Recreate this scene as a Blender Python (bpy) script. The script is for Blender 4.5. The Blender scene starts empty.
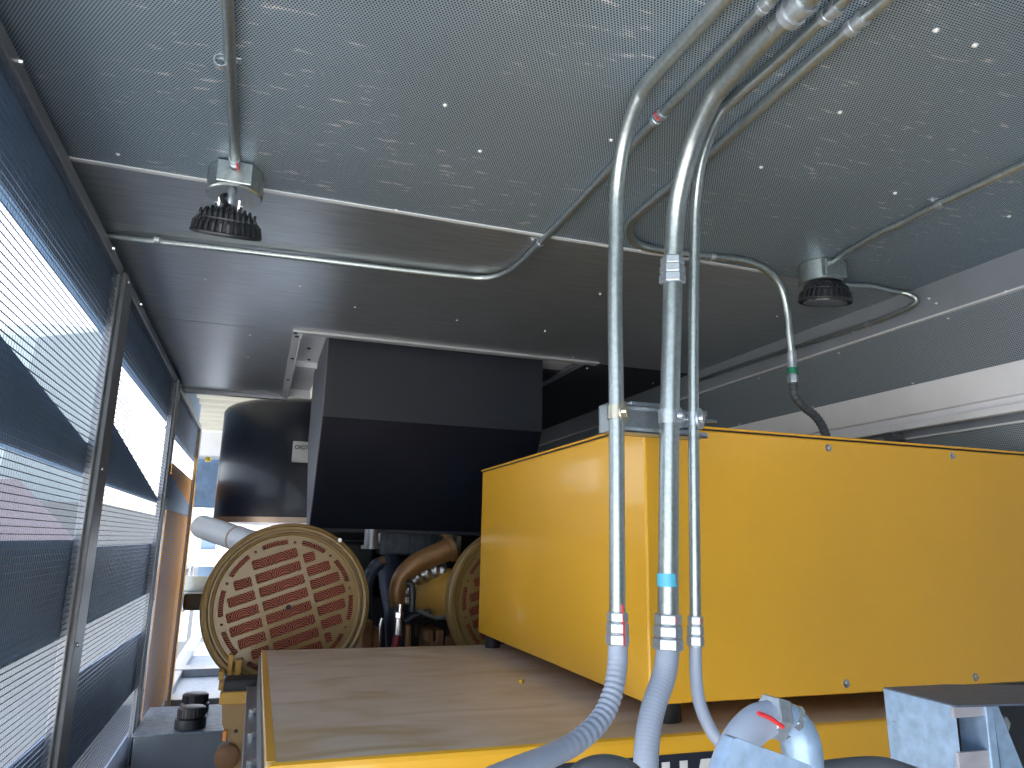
import bpy, bmesh, math, random
from mathutils import Vector, Matrix
random.seed(7)
PI = math.pi
C = bpy.context.scene.collection
Z0 = 1.6                      # height of the camera above the enclosure floor; all code below is written relative to eye height
RW = ((0.94539633, -0.08787858, -0.31385209), (-0.32533186, -0.19647493, -0.92496313), (0.01962038, 0.97656283, -0.21433638))
FPX = 725.0

def ray(px, py):
    v = (px - 512.0, -(py - 384.0), -FPX)
    return Vector([sum(RW[i][k] * v[k] for k in range(3)) for i in range(3)])
def PY(px, py, y): r = ray(px, py); return r * (y / r.y)      # point of a survey sight line at depth y
def PZ(px, py, z): r = ray(px, py); return r * (z / r.z)
def PX(px, py, x): r = ray(px, py); return r * (x / r.x)

# ------------------------------------------------------------------ materials
MATS = {}
def new_mat(name):
    m = bpy.data.materials.new(name); m.use_nodes = True
    nt = m.node_tree; b = nt.nodes['Principled BSDF']
    return m, nt, b
def mat(name, col, rough=0.5, metal=0.0, var=0.0, scale=8.0, bump=0.0, bscale=60.0, coat=0.0, col2=None, rvar=0.0, stretch=None, spec=0.5):
    if name in MATS: return MATS[name]
    m, nt, b = new_mat(name)
    b.inputs['Base Color'].default_value = (*col, 1); b.inputs['Roughness'].default_value = rough
    b.inputs['Metallic'].default_value = metal; b.inputs['Coat Weight'].default_value = coat
    b.inputs['Coat Roughness'].default_value = 0.08
    b.inputs['Specular IOR Level'].default_value = spec
    tc = nt.nodes.new('ShaderNodeTexCoord'); out = tc.outputs['Object']
    if stretch:
        mp = nt.nodes.new('ShaderNodeMapping'); mp.inputs['Scale'].default_value = stretch
        nt.links.new(out, mp.inputs['Vector']); out = mp.outputs['Vector']
    if var > 0 or rvar > 0:
        n = nt.nodes.new('ShaderNodeTexNoise'); n.inputs['Scale'].default_value = scale; n.inputs['Detail'].default_value = 6
        nt.links.new(out, n.inputs['Vector'])
        cr = nt.nodes.new('ShaderNodeValToRGB'); cr.color_ramp.elements[0].position = 0.3; cr.color_ramp.elements[1].position = 0.7
        c2 = col2 or tuple(c * (1 - var) for c in col)
        cr.color_ramp.elements[0].color = (*c2, 1); cr.color_ramp.elements[1].color = (*[min(1, c * (1 + var * .4)) for c in col], 1)
        nt.links.new(n.outputs['Fac'], cr.inputs['Fac']); nt.links.new(cr.outputs['Color'], b.inputs['Base Color'])
        if rvar > 0:
            mr = nt.nodes.new('ShaderNodeMapRange'); mr.inputs['To Min'].default_value = max(.02, rough - rvar); mr.inputs['To Max'].default_value = rough + rvar
            nt.links.new(n.outputs['Fac'], mr.inputs['Value']); nt.links.new(mr.outputs['Result'], b.inputs['Roughness'])
    if bump > 0:
        n2 = nt.nodes.new('ShaderNodeTexNoise'); n2.inputs['Scale'].default_value = bscale; n2.inputs['Detail'].default_value = 4
        nt.links.new(out, n2.inputs['Vector'])
        bp = nt.nodes.new('ShaderNodeBump'); bp.inputs['Strength'].default_value = bump; bp.inputs['Distance'].default_value = 0.01
        nt.links.new(n2.outputs['Fac'], bp.inputs['Height']); nt.links.new(bp.outputs['Normal'], b.inputs['Normal'])
    MATS[name] = m
    return m

def M_(nt, op, a, b_=None, c=None):
    n = nt.nodes.new('ShaderNodeMath'); n.operation = op
    for i, v in enumerate((a, b_, c)):
        if v is None: continue
        if isinstance(v, (int, float)): n.inputs[i].default_value = v
        else: nt.links.new(v, n.inputs[i])
    return n.outputs[0]

def perforated(name, col, pitch, hole, rough=0.4, metal=0.85, holecol=(.01, .012, .015), scuffs=0.5, ax=('X', 'Y')):
    """perforated sheet: staggered round holes, scuff marks, brushed roughness"""
    m, nt, b = new_mat(name)
    g = nt.nodes.new('ShaderNodeNewGeometry'); sp = nt.nodes.new('ShaderNodeSeparateXYZ'); nt.links.new(g.outputs['Position'], sp.inputs[0])
    X, Y = sp.outputs[ax[0]], sp.outputs[ax[1]]
    u = M_(nt, 'DIVIDE', X, pitch); v = M_(nt, 'DIVIDE', Y, pitch * .866)
    row = M_(nt, 'FLOOR', v)
    u = M_(nt, 'ADD', u, M_(nt, 'MULTIPLY', M_(nt, 'PINGPONG', row, 1.0), .5))
    fu = M_(nt, 'SUBTRACT', M_(nt, 'FRACT', u), .5); fv = M_(nt, 'MULTIPLY', M_(nt, 'SUBTRACT', M_(nt, 'FRACT', v), .5), .866)
    d = M_(nt, 'SQRT', M_(nt, 'ADD', M_(nt, 'MULTIPLY', fu, fu), M_(nt, 'MULTIPLY', fv, fv)))
    holef = M_(nt, 'LESS_THAN', d, hole)
    # scuffs
    mp = nt.nodes.new('ShaderNodeMapping'); mp.inputs['Scale'].default_value = (14, 55, 14); mp.inputs['Rotation'].default_value = (0, 0, .35)
    nt.links.new(g.outputs['Position'], mp.inputs['Vector'])
    n = nt.nodes.new('ShaderNodeTexNoise'); n.inputs['Scale'].default_value = 1.0; n.inputs['Detail'].default_value = 5; n.inputs['Roughness'].default_value = .6
    nt.links.new(mp.outputs['Vector'], n.inputs['Vector'])
    n2 = nt.nodes.new('ShaderNodeTexNoise'); n2.inputs['Scale'].default_value = 2.2; n2.inputs['Detail'].default_value = 3
    nt.links.new(g.outputs['Position'], n2.inputs['Vector'])
    r = nt.nodes.new('ShaderNodeMapRange'); r.inputs['From Min'].default_value = .60; r.inputs['From Max'].default_value = .67
    nt.links.new(n.outputs['Fac'], r.inputs['Value'])
    r2 = nt.nodes.new('ShaderNodeMapRange'); r2.inputs['From Min'].default_value = .42; r2.inputs['From Max'].default_value = .55
    nt.links.new(n2.outputs['Fac'], r2.inputs['Value'])
    sc = M_(nt, 'MULTIPLY', M_(nt, 'MULTIPLY', r.outputs[0], r2.outputs[0]), scuffs)
    mx = nt.nodes.new('ShaderNodeMix'); mx.data_type = 'RGBA'
    mx.inputs['A'].default_value = (*col, 1); mx.inputs['B'].default_value = (.75, .77, .8, 1); nt.links.new(sc, mx.inputs['Factor'])
    mx2 = nt.nodes.new('ShaderNodeMix'); mx2.data_type = 'RGBA'
    nt.links.new(mx.outputs['Result'], mx2.inputs['A']); mx2.inputs['B'].default_value = (*holecol, 1); nt.links.new(holef, mx2.inputs['Factor'])
    nt.links.new(mx2.outputs['Result'], b.inputs['Base Color'])
    nt.links.new(M_(nt, 'MULTIPLY', M_(nt, 'SUBTRACT', 1, M_(nt, 'MAXIMUM', holef, M_(nt, 'MULTIPLY', sc, .7))), metal), b.inputs['Metallic'])
    mr = nt.nodes.new('ShaderNodeMapRange'); mr.inputs['To Min'].default_value = rough - .06; mr.inputs['To Max'].default_value = rough + .1
    nt.links.new(n2.outputs['Fac'], mr.inputs['Value'])
    nt.links.new(M_(nt, 'MAXIMUM', mr.outputs[0], M_(nt, 'MULTIPLY', holef, .9)), b.inputs['Roughness'])
    MATS[name] = m
    return m

GALV = mat('galvanised_steel', (.45, .51, .52), .34, .9, .18, 90, .03, 300, rvar=.08)
GALV2 = mat('galvanised_fitting', (.50, .56, .62), .36, .75, .15, 120)
CEILP = perforated('perforated_ceiling', (.38, .49, .58), .0075, .31, rough=.46, metal=.6, scuffs=1.0)
CEILS = mat('brushed_ceiling_sheet', (.48, .52, .55), .33, .8, .22, 1.0, .012, 1.0, rvar=.09, stretch=(5, 60, 5))
WALLP = perforated('perforated_wall', (.29, .34, .39), .008, .26, rough=.5, metal=.4, ax=('Y', 'Z'), scuffs=0.0)
WALLS = mat('grey_wall_sheet', (.32, .36, .41), .45, .4, .1, 4)
YEL = mat('yellow_gloss_paint', (.78, .42, .028), .30, 0, .04, 3, 0, coat=.5)
YELB = mat('ochre_paint', (.55, .31, .06), .6, 0, .12, 6)
TAN = mat('tan_cover_paint', (.27, .175, .06), .34, 0, .12, 7, coat=.2)
RUBBER = mat('black_rubber', (.015, .016, .02), .6, 0)
NAVY = mat('satin_black_paint', (.007, .010, .022), .38, 0, .3, 2, coat=.2)
NAVYM = mat('matt_black_sheet', (.013, .018, .030), .55, 0, .2, 3)
BLADE = mat('dark_blue_blade', (.15, .28, .48), .5, .2, .15, 5)
FRAME = mat('grey_aluminium', (.27, .29, .32), .4, .7, .1, 20)
WIRE = mat('mesh_wire', (.16, .21, .30), .5, .5)
WHITEP = mat('white_painted_steel', (.80, .81, .86), .4, 0, .06, 5)
GREYPVC = mat('grey_plastic_hose', (.34, .40, .52), .42, 0, .08, 12)
DARKPVC = mat('dark_grey_hose', (.075, .085, .10), .4, 0)
BLACKM = mat('black_cast_metal', (.032, .036, .044), .38, .3)
LENS = mat('lamp_lens', (.05, .055, .06), .15, 0, coat=.5)
REDINK = mat('red_marker', (.75, .04, .05), .5)
STEEL = mat('bright_steel', (.72, .74, .76), .22, 1.0)
RUST = mat('rust_brown_casting', (.22, .11, .05), .55, .2, .35, 14, .1, 60)
BROWNP = mat('brown_pipe', (.25, .13, .05), .38, .3, .2, 10)
ENGB = mat('engine_navy', (.03, .045, .08), .4, .2, .3, 9)
ENGK = mat('engine_black', (.012, .013, .018), .5, .2, .3, 9)
FOIL = mat('crumpled_foil', (.55, .56, .58), .3, 1.0, .3, 30, .6, 60)
REDH = mat('dark_red_hose', (.16, .012, .02), .4)
CONC = mat('pale_concrete', (.60, .59, .57), .9, 0, .15, 2)
BLUEFL = mat('blue_grey_deck_plate', (.30, .36, .44), .45, .3, .35, 30, .3, 90)
GREYBOX = mat('grey_tank_paint', (.22, .25, .29), .45, .1, .12, 6)
FACADE = mat('pale_facade', (.50, .48, .52), .9, 0, .06, .6)
GREEN = mat('green_tape', (.01, .22, .12), .4)
BLUETAG = mat('blue_tape', (.10, .50, .72), .35)
WHITETAG = mat('white_label', (.60, .62, .62), .4)
LETTER = mat('white_lettering', (.72, .74, .74), .5)
BLACKB = mat('black_banner', (.015, .02, .035), .45)
HANG = mat('galvanised_blue_grey', (.34, .49, .70), .42, .35, .25, 45, .05, 120)
LEDGE = mat('light_trim_edge', (.72, .75, .78), .4, .2)
TRIM = mat('pale_zinc_trim', (.55, .57, .60), .4, .35, .08, 20)
DBOLT = mat('dark_bolt', (.03, .03, .035), .4, .6)
CLAMPY = mat('zinc_yellow_clamp', (.50, .47, .38), .3, .9)
ORANGEB = mat('orange_marker', (.8, .25, .03), .5)

# dusty top of generator cover
def dusty():
    m, nt, b = new_mat('dusty_cover_top')
    tc = nt.nodes.new('ShaderNodeNewGeometry')
    mp = nt.nodes.new('ShaderNodeMapping'); mp.inputs['Scale'].default_value = (1, 2.6, 1); mp.inputs['Rotation'].default_value = (0, 0, -.25)
    nt.links.new(tc.outputs['Position'], mp.inputs['Vector'])
    n = nt.nodes.new('ShaderNodeTexNoise'); n.inputs['Scale'].default_value = 2.6; n.inputs['Detail'].default_value = 8; n.inputs['Distortion'].default_value = 1.2
    nt.links.new(mp.outputs['Vector'], n.inputs['Vector'])
    cr = nt.nodes.new('ShaderNodeValToRGB'); e = cr.color_ramp.elements
    e[0].position = .30; e[0].color = (.50, .37, .22, 1); e[1].position = .72; e[1].color = (.68, .58, .50, 1)
    k = cr.color_ramp.elements.new(.5); k.color = (.60, .50, .41, 1)
    nt.links.new(n.outputs['Fac'], cr.inputs['Fac']); nt.links.new(cr.outputs['Color'], b.inputs['Base Color'])
    b.inputs['Roughness'].default_value = .42
    MATS['dusty'] = m; return m
DUST = dusty()

def media():
    """pleated orange filter paper: arched flutes"""
    m, nt, b = new_mat('pleated_filter_media')
    tc = nt.nodes.new('ShaderNodeTexCoord'); sp = nt.nodes.new('ShaderNodeSeparateXYZ'); nt.links.new(tc.outputs['Object'], sp.inputs[0])
    a = math.radians(19); ca, sa = math.cos(a), math.sin(a)
    X, Z = sp.outputs['X'], sp.outputs['Z']
    u = M_(nt, 'ADD', M_(nt, 'MULTIPLY', X, ca), M_(nt, 'MULTIPLY', Z, sa))
    v = M_(nt, 'SUBTRACT', M_(nt, 'MULTIPLY', Z, ca), M_(nt, 'MULTIPLY', X, sa))
    um = M_(nt, 'MULTIPLY', M_(nt, 'SUBTRACT', M_(nt, 'FRACT', M_(nt, 'ADD', M_(nt, 'DIVIDE', u, .112), .35)), .5), .112)
    vl = M_(nt, 'ADD', M_(nt, 'MULTIPLY', M_(nt, 'FRACT', M_(nt, 'DIVIDE', v, .0663)), .0663), .006)
    ph = M_(nt, 'MULTIPLY', M_(nt, 'SQRT', M_(nt, 'ADD', M_(nt, 'MULTIPLY', um, um), M_(nt, 'MULTIPLY', vl, vl))), 640)
    s = M_(nt, 'SINE', ph)
    mr = nt.nodes.new('ShaderNodeMapRange'); mr.inputs['From Min'].default_value = -.2; mr.inputs['From Max'].default_value = .9
    nt.links.new(s, mr.inputs['Value'])
    mx = nt.nodes.new('ShaderNodeMix'); mx.data_type = 'RGBA'
    mx.inputs['A'].default_value = (.035, .008, .012, 1); mx.inputs['B'].default_value = (.50, .13, .05, 1)
    nt.links.new(mr.outputs[0], mx.inputs['Factor']); nt.links.new(mx.outputs['Result'], b.inputs['Base Color'])
    b.inputs['Roughness'].default_value = .7
    MATS['media'] = m; return m
MEDIA = media()

def translucent_sheet():
    m, nt, b = new_mat('translucent_roof_sheet')
    b.inputs['Base Color'].default_value = (.5, .5, .48, 1); b.inputs['Roughness'].default_value = .5
    t = nt.nodes.new('ShaderNodeBsdfTranslucent'); t.inputs['Color'].default_value = (.50, .50, .47, 1)
    mx = nt.nodes.new('ShaderNodeMixShader'); mx.inputs[0].default_value = .6
    o = nt.nodes['Material Output']
    nt.links.new(b.outputs[0], mx.inputs[1]); nt.links.new(t.outputs[0], mx.inputs[2]); nt.links.new(mx.outputs[0], o.inputs['Surface'])
    return m
TRANS = translucent_sheet()

# ------------------------------------------------------------------ mesh building
class MB:
    def __init__(s): s.v = []; s.f = []; s.sm = []
    def add(s, vs, fs, smooth=False):
        o = len(s.v); s.v += [Vector(v) for v in vs]
        for f in fs: s.f.append([i + o for i in f]); s.sm.append(smooth)
        return s
    def box(s, a, b, bev=0.0, rot=None):
        a, b = Vector(a), Vector(b); lo = Vector([min(a[i], b[i]) for i in range(3)]); hi = Vector([max(a[i], b[i]) for i in range(3)])
        bm = bmesh.new(); bmesh.ops.create_cube(bm, size=1)
        d = hi - lo; c = (hi + lo) / 2
        for v in bm.verts: v.co = Vector((v.co.x * d.x, v.co.y * d.y, v.co.z * d.z))
        if bev > 0: bmesh.ops.bevel(bm, geom=bm.edges[:], offset=min(bev, min(d) * .45), segments=2, profile=.5, affect='EDGES')
        if rot: bmesh.ops.rotate(bm, verts=bm.verts[:], cent=(0, 0, 0), matrix=rot)
        for v in bm.verts: v.co += c
        s.from_bm(bm); return s
    def from_bm(s, bm, smooth=False):
        bm.verts.index_update()
        s.add([v.co.copy() for v in bm.verts], [[v.index for v in f.verts] for f in bm.faces], smooth); bm.free()
    def tube(s, pts, r, seg=16, cap=True, smooth_path=0, radii=None):
        pts = [Vector(p) for p in pts]
        if smooth_path: pts = catmull(pts, smooth_path)
        n = len(pts)
        rr = radii(n) if callable(radii) else ([r] * n)
        t0 = (pts[1] - pts[0]).normalized()
        up = Vector((0, 0, 1)) if abs(t0.z) < .9 else Vector((1, 0, 0))
        a = t0.cross(up).normalized(); rings = []; prev = t0
        for i, p in enumerate(pts):
            t = (pts[min(i + 1, n - 1)] - pts[max(i - 1, 0)]).normalized()
            q = prev.rotation_difference(t); a = (q @ a); a = (a - t * a.dot(t)).normalized(); b = t.cross(a); prev = t
            rings.append([p + (a * math.cos(2 * PI * k / seg) + b * math.sin(2 * PI * k / seg)) * rr[i] for k in range(seg)])
        vs = [v for rg in rings for v in rg]
        fs = [[i * seg + k, i * seg + (k + 1) % seg, (i + 1) * seg + (k + 1) % seg, (i + 1) * seg + k] for i in range(n - 1) for k in range(seg)]
        s.add(vs, fs, True)
        if cap:
            s.add(rings[0], [list(range(seg))[::-1]]); s.add(rings[-1], [list(range(seg))])
        return s
    def lathe(s, o, d, prof, seg=32, smooth=False):
        """prof: list of (distance along d, radius)"""
        o, d = Vector(o), Vector(d).normalized()
        up = Vector((0, 0, 1)) if abs(d.z) < .9 else Vector((1, 0, 0))
        a = d.cross(up).normalized(); b = d.cross(a)
        for (h0, r0), (h1, r1) in zip(prof[:-1], prof[1:]):
            vs = []; fs = []
            for h, r in ((h0, r0), (h1, r1)):
                vs += [o + d * h + (a * math.cos(2 * PI * k / seg) + b * math.sin(2 * PI * k / seg)) * r for k in range(seg)]
            fs = [[k, (k + 1) % seg, seg + (k + 1) % seg, seg + k] for k in range(seg)]
            s.add(vs, fs, True)
        return s
    def prism(s, poly, ext):
        """poly: list of 3d points in a plane, ext: extrusion vector"""
        n = len(poly); e = Vector(ext); p = [Vector(q) for q in poly]
        s.add(p + [q + e for q in p], [list(range(n))[::-1], [n + k for k in range(n)]] + [[k, (k + 1) % n, n + (k + 1) % n, n + k] for k in range(n)])
        return s
    def hexnut(s, o, d, r, h, hole=0):
        s.lathe(o, d, [(0, 0.001), (0, r * .93), (h * .12, r), (h * .88, r), (h, r * .93), (h, 0.001)], seg=6)
        for i in range(len(s.sm) - 30, len(s.sm)): s.sm[i] = False
        return s
    def build(s, name, m, parent=None, loc=None):
        me = bpy.data.meshes.new(name); me.from_pydata([tuple(v) for v in s.v], [], s.f)
        me.polygons.foreach_set('use_smooth', s.sm)
        bm = bmesh.new(); bm.from_mesh(me); bmesh.ops.remove_doubles(bm, verts=bm.verts[:], dist=1e-6)
        bmesh.ops.recalc_face_normals(bm, faces=bm.faces[:])
        for e in bm.edges:
            if len(e.link_faces) == 2 and e.calc_face_angle(0) > .62: e.smooth = False
        bm.to_mesh(me); bm.free()
        me.materials.append(m); me.update()
        o = bpy.data.objects.new(name, me); C.objects.link(o)
        if parent: o.parent = parent
        if loc is not None: o.location = loc; FIXED.add(o.name)
        return o
FIXED = set()

def catmull(p, k):
    q = [p[0] * 2 - p[1]] + p + [p[-1] * 2 - p[-2]]; out = []
    for i in range(1, len(q) - 2):
        a, b, c, d = q[i - 1], q[i], q[i + 1], q[i + 2]
        for j in range(k):
            t = j / k
            out.append(.5 * ((2 * b) + (c - a) * t + (2 * a - 5 * b + 4 * c - d) * t * t + (3 * b - a - 3 * c + d) * t ** 3))
    out.append(p[-1]); return out

def tag(o, label, cat, group=None, kind=None):
    if label: o['label'] = label
    if cat: o['category'] = cat
    if group: o['group'] = group
    if kind: o['kind'] = kind
    return o
def thing(name, label, cat, group=None, loc=None, rotz=0):
    o = bpy.data.objects.new(name, None); C.objects.link(o); o.empty_display_size = .1
    if loc is not None: o.location = loc; o.rotation_euler.z = rotz; FIXED.add(o.name)
    return tag(o, label, cat, group)
def struct(o): o['kind'] = 'structure'; return o
def part(name, mb, m, parent, label=None):
    o = mb.build(name, m, parent)
    if label: o['label'] = label
    return o
def dup(o, parent=None, loc=None):
    c = o.copy(); C.objects.link(c); c.parent = parent
    if o.name in FIXED: FIXED.add(c.name)
    if loc is not None: c.location = loc; FIXED.add(c.name)
    for ch in list(o.children): dup(ch, c)
    return c

# =================================================================== SETTING
CZ = 1.10                     # ceiling height above eye
# --- ceiling in sheets, with the exhaust opening left free
ceil = struct(MB().box((-.80, -.90, CZ), (2.62, 1.503, CZ + .05)).build('ceiling', CEILP))
s2 = part('ceiling_sheet', MB().box((-.80, 1.504, CZ), (2.62, 2.31, CZ + .05)), CEILP, ceil)
s3 = part('ceiling_sheet', MB().box((-.80, 2.316, CZ + .001), (2.62, 3.98, CZ + .05)), CEILS, ceil)
s4 = part('ceiling_sheet', MB().box((-.80, 3.99, CZ + .001), (.13, 5.88, CZ + .05)), CEILS, ceil)
s5 = part('ceiling_sheet', MB().box((1.80, 3.99, CZ + .001), (2.62, 8.2, CZ + .05)), NAVYM, ceil)
# closed roof outside, so daylight does not leak in
part('roof_deck', MB().box((-.85, -.95, CZ + .30), (2.75, 5.95, CZ + .36)), WALLS, ceil)
part('roof_deck', MB().box((.5, 5.95, CZ + .30), (2.75, 8.2, CZ + .36)), WALLS, ceil)
part('ceiling_pocket', MB().box((.13, 3.99, CZ + .055), (.30, 6.02, CZ + .08)).box((.13, 4.9, CZ + .02), (.30, 4.93, CZ + .055)).box((.13, 5.88, CZ - .01), (.30, 5.90, CZ + .06)), WHITEP, ceil)
# seams / laps
part('seam_strip', MB().box((-.70, 2.296, CZ - .004), (1.90, 2.314, CZ + .001)), LEDGE, ceil)
# opening frame trims
fr = MB().box((.085, 3.93, CZ - .012), (1.90, 3.985, CZ + .001), .002)
part('opening_trim', fr, TRIM, ceil)
part('opening_trim', MB().box((.085, 3.99, CZ - .012), (.135, 5.86, CZ + .001), .002).box((.125, 3.99, CZ - .03), (.135, 5.86, CZ), .001), TRIM, ceil)
for p_ in ((.10, 3.955, CZ - .012), (.11, 4.02, CZ - .012), (.108, 4.55, CZ - .012), (.108, 5.2, CZ - .012), (.16, 4.1, CZ + .05), (.2, 4.5, CZ + .05), (.22, 4.8, CZ + .05)):
    part('trim_bolt', MB().lathe(p_, (0, 0, -1), [(0, .012), (.006, .010), (.006, .001)], 8), DBOLT, ceil)
part('opening_trim', MB().box((1.78, 3.99, CZ - .01), (1.83, 5.2, CZ + .001), .002), WALLS, ceil)
part('ceiling_pocket', MB().box((1.58, 3.99, CZ + .02), (1.80, 4.30, CZ + .05)), WHITEP, ceil)
part('ceiling_sheet', MB().box((1.58, 4.30, CZ + .001), (1.80, 8.2, CZ + .05)), NAVYM, ceil)
# rivets
rv = None
def rivet(p, r=.006, par=None):
    global rv
    if rv is None:
        rv = MB().lathe((0, 0, 0), (0, 0, -1), [(0, 1.2), (.25, 1.2), (.3, .9), (.75, .8), (1.0, .4), (1.0, .001)], 10).build('rivet', mat('white_zinc_rivet', (.85, .87, .88), .3, .3), par, loc=p); rv.scale = (r,) * 3
        return rv
    c = dup(rv, par, p); c.scale = (r,) * 3; return c
for px, py in [(445, 105), (611, 140), (480, 151), (936, 30), (975, 45), (840, 112), (761, 167), (895, 193), (1009, 216), (396, 210), (640, 250), (600, 294),
               (457, 320), (545, 331), (355, 307), (573, 357), (578, 362), (587, 368), (300, 286), (250, 335), (248, 357), (250, 296), (205, 279), (118, 154),
               (545, 237), (777, 316), (782, 347), (846, 323), (731, 365), (653, 383)]:
    rivet(PZ(px, py, CZ - .001), .0052 if py > 60 else .006, ceil)

# --- right wall: stacked longitudinal bands
XR = 2.58
wr = struct(MB().box((XR, -1.0, .955), (XR + .05, 8.2, CZ + .03)).build('wall_right', WALLS))
part('edge_strip', MB().box((XR - .012, -1.0, .95), (XR + .02, 8.2, .958)), LEDGE, wr)
part('perforated_panel', MB().box((XR + .006, -1.0, .69), (XR + .05, 8.2, .95)), WALLP, wr)
part('beam', MB().box((XR - .01, -1.0, .565), (XR + .05, 8.2, .688), .004), WHITEP, wr)
part('channel', MB().box((XR + .02, -1.0, .535), (XR + .05, 8.2, .566)).box((XR - .01, -1.0, .505), (XR + .03, 8.2, .535), .003), WHITEP, wr)
part('lower_panel', MB().box((XR + .02, -1.0, -1.6), (XR + .05, 8.2, .47)), WALLP, wr)
part('edge_strip', MB().box((XR + .005, -1.0, .465), (XR + .03, 8.2, .472)), LEDGE, wr)
part('backing_sheet', MB().box((XR + .06, -1.0, -1.6), (XR + .08, 8.2, CZ + .3)), WALLS, wr)
for px, py in [(936, 303), (929, 298), (1006, 291), (846, 330), (868, 327), (853, 331)]:
    p = PX(px, py, XR - .01); rivet(p, .006, wr)
for y in (1.5, 2.1, 2.7, 3.3, 3.9):
    rivet((XR + .003, y, .93), .005, wr); rivet((XR + .003, y + .2, .70), .005, wr)
part('hose_grommet', MB().lathe(PX(893, 440, XR - .03), (1, 0, 0), [(-.02, .001), (-.02, .03), (.03, .035)], 12), DARKPVC, wr)

struct(MB().box((.75, -.98, -1.6), (2.66, -.92, CZ + .03)).build('wall_light_blocker', WALLS))  # unseen wall behind the camera, added to keep light off the right
struct(MB().box((.30, -.92, -1.68), (2.65, .5, -1.6)).build('floor_entry', GREYBOX))
# --- bulkhead at the far end and dark partition beside the engine
struct(MB().box((.62, 7.9, -1.6), (2.62, 7.96, CZ)).build('wall_back', NAVYM))
struct(MB().box((-.85, .5, -1.68), (2.65, 5.0, -1.6)).build('floor', GREYBOX))

# far floor: framed deck plates
df = struct(MB().box((-.85, 5.0, -1.62), (2.65, 13.0, -1.55)).build('floor', BLUEFL)); df.name = 'floor_far'
fb = MB()
for y in (6.15, 7.7, 9.4, 12.4): fb.box((-.80, y, -1.55), (.6, y + .28, -1.46), .01)
fb.box((-.80, 5.2, -1.55), (-.66, 12.4, -1.47), .01)
part('floor_beam', fb, FRAME, df)

# corrugated translucent roof sheet past the ceiling
vs = []; fs = []
n = 140
for i in range(n + 1):
    y = 5.98 + i / n * 3.5; z = CZ + .19 + .035 * math.sin(i / n * 3.5 / .32 * 2 * PI)
    vs += [(-.80, y, z), (.50, y, z), (-.80, y, z + .004), (.50, y, z + .004)]
for i in range(n):
    a = i * 4; b = a + 4; fs += [[a, a + 1, b + 1, b], [a + 2, b + 2, b + 3, a + 3], [a, b, b + 2, a + 2], [a + 1, a + 3, b + 3, b + 1]]
mb = MB(); mb.add(vs, fs, True)
tag(mb.build('corrugated_roof_sheet', TRANS), 'bright corrugated translucent roof sheet past the end of the ceiling, above the black drum', 'roof sheet')
struct(MB().box((-.80, 5.905, CZ - .03), (.128, 5.955, CZ + .30), .004).build('trim_1', FRAME))

# end frame wall far behind: white ribs with blue gaps
we = struct(MB().box((-.85, 13.0, -1.6), (2.65, 13.1, 2.2)).build('wall_far', mat('sunlit_blue_sheet', (.30, .42, .56), .6)))
rb = MB()
for x in (-1.25, -.62, .05, .7): rb.box((x, 12.85, -1.6), (x + .34, 13.0, 2.1), .02)
rb.box((-.85, 12.75, .1), (2.6, 12.9, .3)).box((-.85, 12.7, -.45), (2.6, 12.9, -.2))
part('rib', rb, WHITEP, we)

# =================================================================== LEFT SIDE LOUVRE PANELS
XL = -.607
def guard(idx, y0, y1, label, mesh_step_y=.0205, zt=1.06, far=None):
    zb = -1.55
    t = thing('mesh_guard_panel', label, 'guard panel', 'framed mesh panels along the left side')
    f = MB()
    w = .042
    part('top_rail', MB().box((XL - .03, y0, zt - w), (XL, y1, zt), .004), FRAME, t)
    part('side_stile', MB().box((XL - .03, y0, zb), (XL, y0 + w, zt - w), .004), FRAME, t)
    part('side_stile', MB().box((XL - .03, y1 - w, zb), (XL, y1, zt - w), .004), far or FRAME, t)
    part('bottom_rail', MB().box((XL - .03, y0, zb - w), (XL, y1, zb), .004), FRAME, t)
    wm = MB(); r = .0013
    x = XL - .010
    z = zb + .01
    while z < zt - w:
        wm.box((x - r, y0 + w, z - r), (x + r, y1 - w, z + r)); z += .0205
    y = y0 + w + .01
    while y < y1 - w:
        wm.box((x - .0022, y - .0007, zb), (x - .0014, y + .0007, zt - w)); y += mesh_step_y
    part('wire_mesh', wm, WIRE, t)
    return t
def blades(t, y0, y1, tops):
    xb = XL - .034
    for (zb, za, zc) in tops:        # bottom edge, top edge at near end, top edge at far end
        b = MB().prism([(xb, y0, zb), (xb, y1, zb), (xb, y1, zc), (xb, y0, za)], (-.012, 0, 0))
        b.box((xb - .03, y0, zb - .004), (xb + .002, y1, zb + .006))
        part('louver_blade', b, BLADE, t)
g1 = guard(1, 1.30, 3.135, 'nearest framed wire mesh panel on the left, cut by the photo edge')
blades(g1, 1.30, 3.32, [(.80, 1.09, 1.09), (.228, .57, .31), (-.365, -.02, -.02), (-.93, -.66, -.70), (-1.5, -1.2, -1.2)])
g2 = guard(2, 3.335, 5.30, 'middle framed wire mesh panel on the left, between the two grey posts', .036)
blades(g2, 3.33, 5.48, [(.78, 1.09, 1.09), (.222, .51, .22), (-.36, -.05, -.05), (-.93, -.55, -.60), (-1.5, -1.2, -1.2)])
g3 = guard(3, 5.50, 7.62, 'farthest narrow mesh panel on the left, with an orange-yellow reflection painted on its backing sheet', .07, far=YELB)  # ochre far stile carries on the reflection painted on the backing sheet
blades(g3, 5.49, 8.15, [(.74, 1.09, 1.09), (.20, .48, .25)])
part('backing_sheet', MB().box((XL - .075, 6.15, -1.6), (XL - .060, 8.45, .55)), mat('orange_reflection_paint', (.80, .36, .04), .9, spec=.1), g3, 'sheet painted to imitate an orange reflection of the generator')  # reflection of the yellow generator, painted as orange onto an added sheet
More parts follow.
